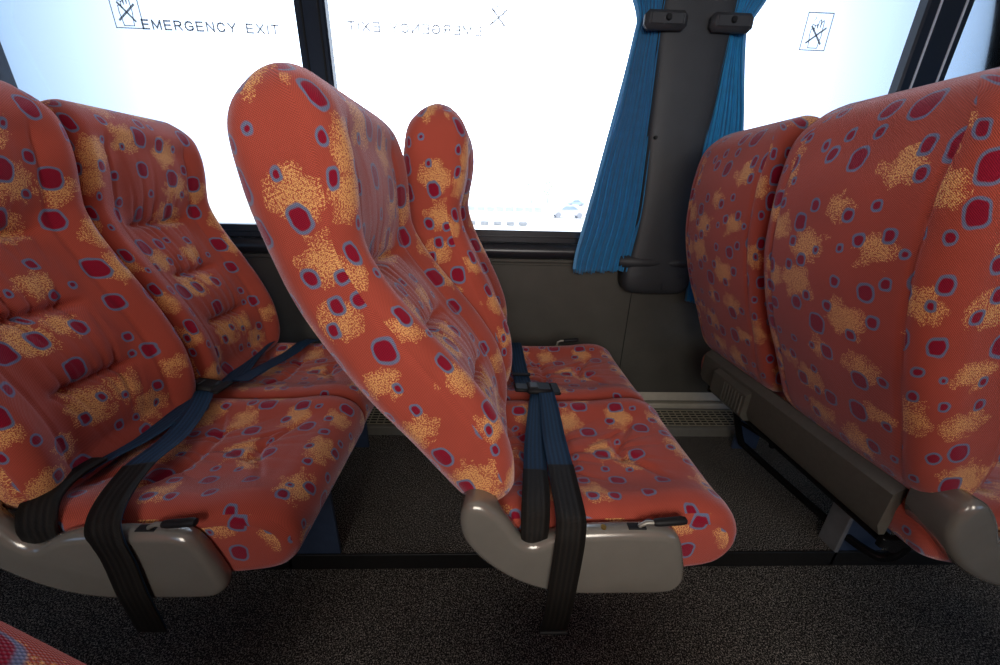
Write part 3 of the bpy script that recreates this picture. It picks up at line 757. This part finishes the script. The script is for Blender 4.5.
def curtain(xc, s, label):
    """s=-1: left of pillar, hangs from the clip down to the peg, spreading outwards"""
    if s < 0: keys = [(1.64, .13, .30), (1.56, .14, .255), (1.50, .145, .215), (1.455, .15, .196), (1.42, .148, .198), (1.30, .142, .215), (1.10, .132, .250), (.90, .126, .285), (.76, .140, .312), (.70, .146, .318), (.685, .148, .318)]
    else: keys = [(1.64, .08, .24), (1.56, .08, .20), (1.50, .08, .168), (1.455, .078, .142), (1.42, .078, .138), (1.30, .072, .165), (1.10, .066, .212), (.90, .074, .225), (.76, .100, .23), (.68, .115, .225), (.60, .122, .205), (.575, .124, .20)]
    if s < 0: keys = [(z, a-.022, b) for z, a, b in keys]
    K = catmull(keys, 8); V = []; F = []; NC = 220; nf = 17
    z0 = K[0][0]
    for i, (z, a, b) in enumerate(K):
        squeeze = (b-a)/.17
        wob = .004*math.sin(z*17)
        for j in range(NC+1):
            u = j/NC
            amp = .0095*(1.3-.3*squeeze)*(1+.35*math.sin(j*.21+1.3))
            x = s*(a+(b-a)*u)+wob*u
            y = -.040-.022*(1-u)-amp*math.sin(2*PI*nf*u+.5*math.sin(z*4+u*5))
            zz = z-(.004*math.sin(u*31)+.02*u if z < .72 else 0)*(1 if i == len(K)-1 else 0)-.03*(1-u)*(1 if z < .9 else 0)*0
            V.append((x, y, zz-.6))
    for i in range(len(K)-1):
        for j in range(NC):
            a = i*(NC+1)+j; F.append((a, a+1, a+NC+2, a+NC+1))
    o = make('curtain', V, F, CURT, None, True); o.location = (xc, YWALL, .6)
    sd = o.modifiers.new('thickness', 'SOLIDIFY'); sd.thickness = .0012
    tag(o, label, 'curtain', 'gathered blue window curtains')
    # pale vertical hem on the outer edge
    hp = [(s*(b+.003), -.046, z-.6) for z, a, b in K]
    h = ribbon('hem', hp[::4], .012, HEM, o, [(1, 0, 0)]*len(hp[::4]), .002, 4)
    return o
curtain(.645, -1, 'pleated blue curtain hanging at the right end of the large middle window')
curtain(.645, 1, 'blue curtain right of the dark pillar, partly hidden behind the right row seat')
curtain(-1.73, 1, 'sliver of blue curtain at the far left edge of the photo')

# ---------------------------------------------------------------- window signs
GY = YWALL+.028
def strokes(lines, closed_w=.0016):
    m = MB()
    for pts, w in lines:
        for (a, b) in zip(pts[:-1], pts[1:]):
            a, b = Vector((a[0], 0, a[1])), Vector((b[0], 0, b[1])); d = (b-a).normalized(); n = Vector((-d.z, 0, d.x))*w/2
            a = a-d*w*.4; b = b+d*w*.4
            V = [a-n, b-n, b+n, a+n]; V = [v+Vector((0, -.0003, 0)) for v in V]+[v+Vector((0, .0003, 0)) for v in V]
            m.add(V, [(0, 1, 2, 3), (7, 6, 5, 4), (0, 4, 5, 1), (1, 5, 6, 2), (2, 6, 7, 3), (3, 7, 4, 0)])
    return m
GL = {'E': (.62, [[(.62, 1), (0, 1), (0, 0), (.62, 0)], [(0, .52), (.56, .52)]]), 'M': (.80, [[(0, 0), (0, 1), (.40, .15), (.80, 1), (.80, 0)]]),
      'R': (.66, [[(0, 0), (0, 1), (.46, 1), (.62, .88), (.62, .64), (.46, .50), (0, .50)], [(.38, .50), (.66, 0)]]),
      'G': (.74, [[(.70, .78), (.56, .95), (.36, 1), (.14, .92), (0, .68), (0, .32), (.14, .08), (.36, 0), (.60, .06), (.74, .20), (.74, .46), (.42, .46)]]),
      'N': (.68, [[(0, 0), (0, 1), (.68, 0), (.68, 1)]]), 'C': (.70, [[(.70, .74), (.56, .94), (.36, 1), (.14, .92), (0, .68), (0, .32), (.14, .08), (.36, 0), (.58, .08), (.70, .28)]]),
      'Y': (.72, [[(0, 1), (.36, .46), (.72, 1)], [(.36, .46), (.36, 0)]]), 'X': (.70, [[(0, 0), (.70, 1)], [(0, 1), (.70, 0)]]), 'I': (.0, [[(0, 0), (0, 1)]]), 'T': (.66, [[(0, 1), (.66, 1)], [(.33, 1), (.33, 0)]])}
def text(words, x0, x1, z0, h, m, label, flip=False):
    """words in a plain bold sans, built as strokes; each word a part"""
    gap, sp = .42, .75; tot = 0; lay = []
    for wd in words:
        cur = []
        for ch in wd: cur.append((ch, tot)); tot += GL[ch][0]+gap
        lay.append(cur); tot += sp
    tot -= gap+sp; k = (x1-x0)/tot; t = empty('window_lettering', ((x0+x1)/2, GY, z0)); tag(t, label, 'lettering')
    for cur in lay:
        L_ = []
        for ch, off in cur:
            for pl in GL[ch][1]:
                pts = [((off+px)*k, pz*h) for px, pz in pl]
                if flip: pts = [((x1-x0)-a, b) for a, b in pts]
                L_.append(([(a-(x1-x0)/2, b) for a, b in pts], .0046))
        strokes(L_).build('word', m, t)
    return t
text(['EMERGENCY', 'EXIT'], -1.100, -.681, 1.405, .022, INK, 'grey EMERGENCY EXIT lettering on the left window, reading the right way round')
text(['EMERGENCY', 'EXIT'], -.459, -.036, 1.422, .022, INK2, 'faint EMERGENCY EXIT lettering in mirror writing on the middle window', True)
def pictogram(x, z, m, label, flip=1):
    hw, hh = .042, .050
    L_ = [([(-hw, -hh), (hw, -hh), (hw, hh), (-hw, hh), (-hw, -hh)], .0028)]
    # hand with fingers up, wrist below
    L_.append(([(-.016, -.044), (-.018, -.026), (-.021, -.010), (-.020, .006), (-.014, .010), (-.010, .002), (-.009, .016), (-.003, .019), (-.001, .010), (.001, .028), (.006, .032), (.008, .026), (.008, .012), (.010, .026), (.015, .030), (.017, .024), (.018, .006), (.019, -.012), (.016, -.028), (.015, -.044), (-.016, -.044)], .0024))
    L_.append(([(-.020, .020), (-.008, .016)], .002)); L_.append(([(-.018, .030), (-.012, .034), (-.016, .040)], .0014))
    L_.append(([(-.026, -.030), (.028, .010)], .0055)); L_.append(([(-.020, .014), (.022, -.032)], .0055))
    if flip < 0: L_ = [([(-a, b) for a, b in p], w) for p, w in L_]
    o = strokes(L_).build('window_pictogram', m); o.location = (x, GY, z)
    return tag(o, label, 'sign', 'crossed-out hand signs on the windows')
pictogram(-1.140, 1.455, INK, 'small crossed-out hand sign on the left window, left of the lettering')
pictogram(.018, 1.480, INK2, 'faint crossed-out hand sign at the top of the middle window')
pictogram(1.066, 1.468, INK, 'framed crossed-out hand sign on the right window')

# ---------------------------------------------------------------- outside, with the overexposure put into pale colours
ASPH = mat('overexposed_asphalt', srgb(225, 224, 220), .9, 0, .2, .05, .3)  # asphalt whitened, overexposed daylight is in its colour
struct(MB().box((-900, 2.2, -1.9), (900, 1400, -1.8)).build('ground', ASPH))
def tree(x, y, h, label):
    t = empty('tree', (x, y, -1.8)); tag(t, label, 'tree', 'small trees beyond the car park')
    MB().tube([(0, 0, 0), (.1, 0, h*.3), (0, 0, h*.6)], [.18, .14, .06], 8).build('trunk', mat('bark', srgb(215, 208, 200), .9), t, 'auto')  # bark lightened towards white to look overexposed
    rg = random.Random(int(x*10)); V = []; F = []
    for k in range(260):
        th = rg.uniform(0, 2*PI); ph = math.acos(rg.uniform(-1, 1)); rr = rg.uniform(.5, 1)**.5
        c = Vector((math.cos(th)*math.sin(ph)*rr*h*.22, math.sin(th)*math.sin(ph)*rr*h*.22, h*.62+math.cos(ph)*rr*h*.36))
        a = Vector((rg.uniform(-1, 1), rg.uniform(-1, 1), rg.uniform(-1, 1))).normalized()*.28; b = a.orthogonal().normalized()*.22
        i = len(V); V += [c-a, c+b, c+a, c-b]; F.append((i, i+1, i+2, i+3))
    make('crown', V, F, mat('leaf', srgb(225, 232, 205), .8), t, False)  # leaf colour bleached to carry the outdoor glare
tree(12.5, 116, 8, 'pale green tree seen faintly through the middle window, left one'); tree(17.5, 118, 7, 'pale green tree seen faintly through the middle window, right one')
def car(x, y, col, label, s=1):
    t = empty('car', (x, y, -1.8)); tag(t, label, 'car', 'parked cars outside')
    body = catmull([(-2.1, .35), (-2.1, .75), (-1.75, .92), (-1.1, .98), (-.6, 1.42), (.6, 1.46), (1.25, 1.0), (1.95, .88), (2.1, .6), (2.1, .35)], 4)
    MB().prism([tuple(p) for p in body], 1, -.85, .85).build('body', col, t)
    wn_ = [(-.95, 1.0), (-.52, 1.36), (.52, 1.38), (1.05, 1.02)]
    MB().prism(wn_, 1, -.87, .87).build('side_window', mat('car_glass', srgb(170, 185, 210), .2), t)  # car glass lightened for the same overexposed look
    for wx in (-1.3, 1.3):
        for wy in (-.8, .8):
            MB().tube([(wx, wy-.1, .33), (wx, wy+.1, .33)], .33, 20).build('wheel', mat('tyre', srgb(170, 170, 176), .7), t, 'auto')  # tyre grey raised to paint in the overexposure
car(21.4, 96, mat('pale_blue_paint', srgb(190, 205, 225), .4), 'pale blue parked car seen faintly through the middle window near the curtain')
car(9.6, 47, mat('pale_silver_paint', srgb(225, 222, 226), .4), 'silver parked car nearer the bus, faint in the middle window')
b_ = MB()
for k in range(9): b_.box((-5+k*1.5, 60, -1.8), (-3.8+k*1.5, 60.3, -1.1), .05)
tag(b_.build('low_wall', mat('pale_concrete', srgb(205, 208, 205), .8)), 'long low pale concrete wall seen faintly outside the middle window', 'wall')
for k in range(5):
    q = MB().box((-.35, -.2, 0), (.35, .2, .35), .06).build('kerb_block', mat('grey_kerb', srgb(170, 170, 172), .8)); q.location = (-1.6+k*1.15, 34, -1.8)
    tag(q, 'small grey kerb block in a row just above the middle window sill', 'kerb', 'kerb blocks in the car park')
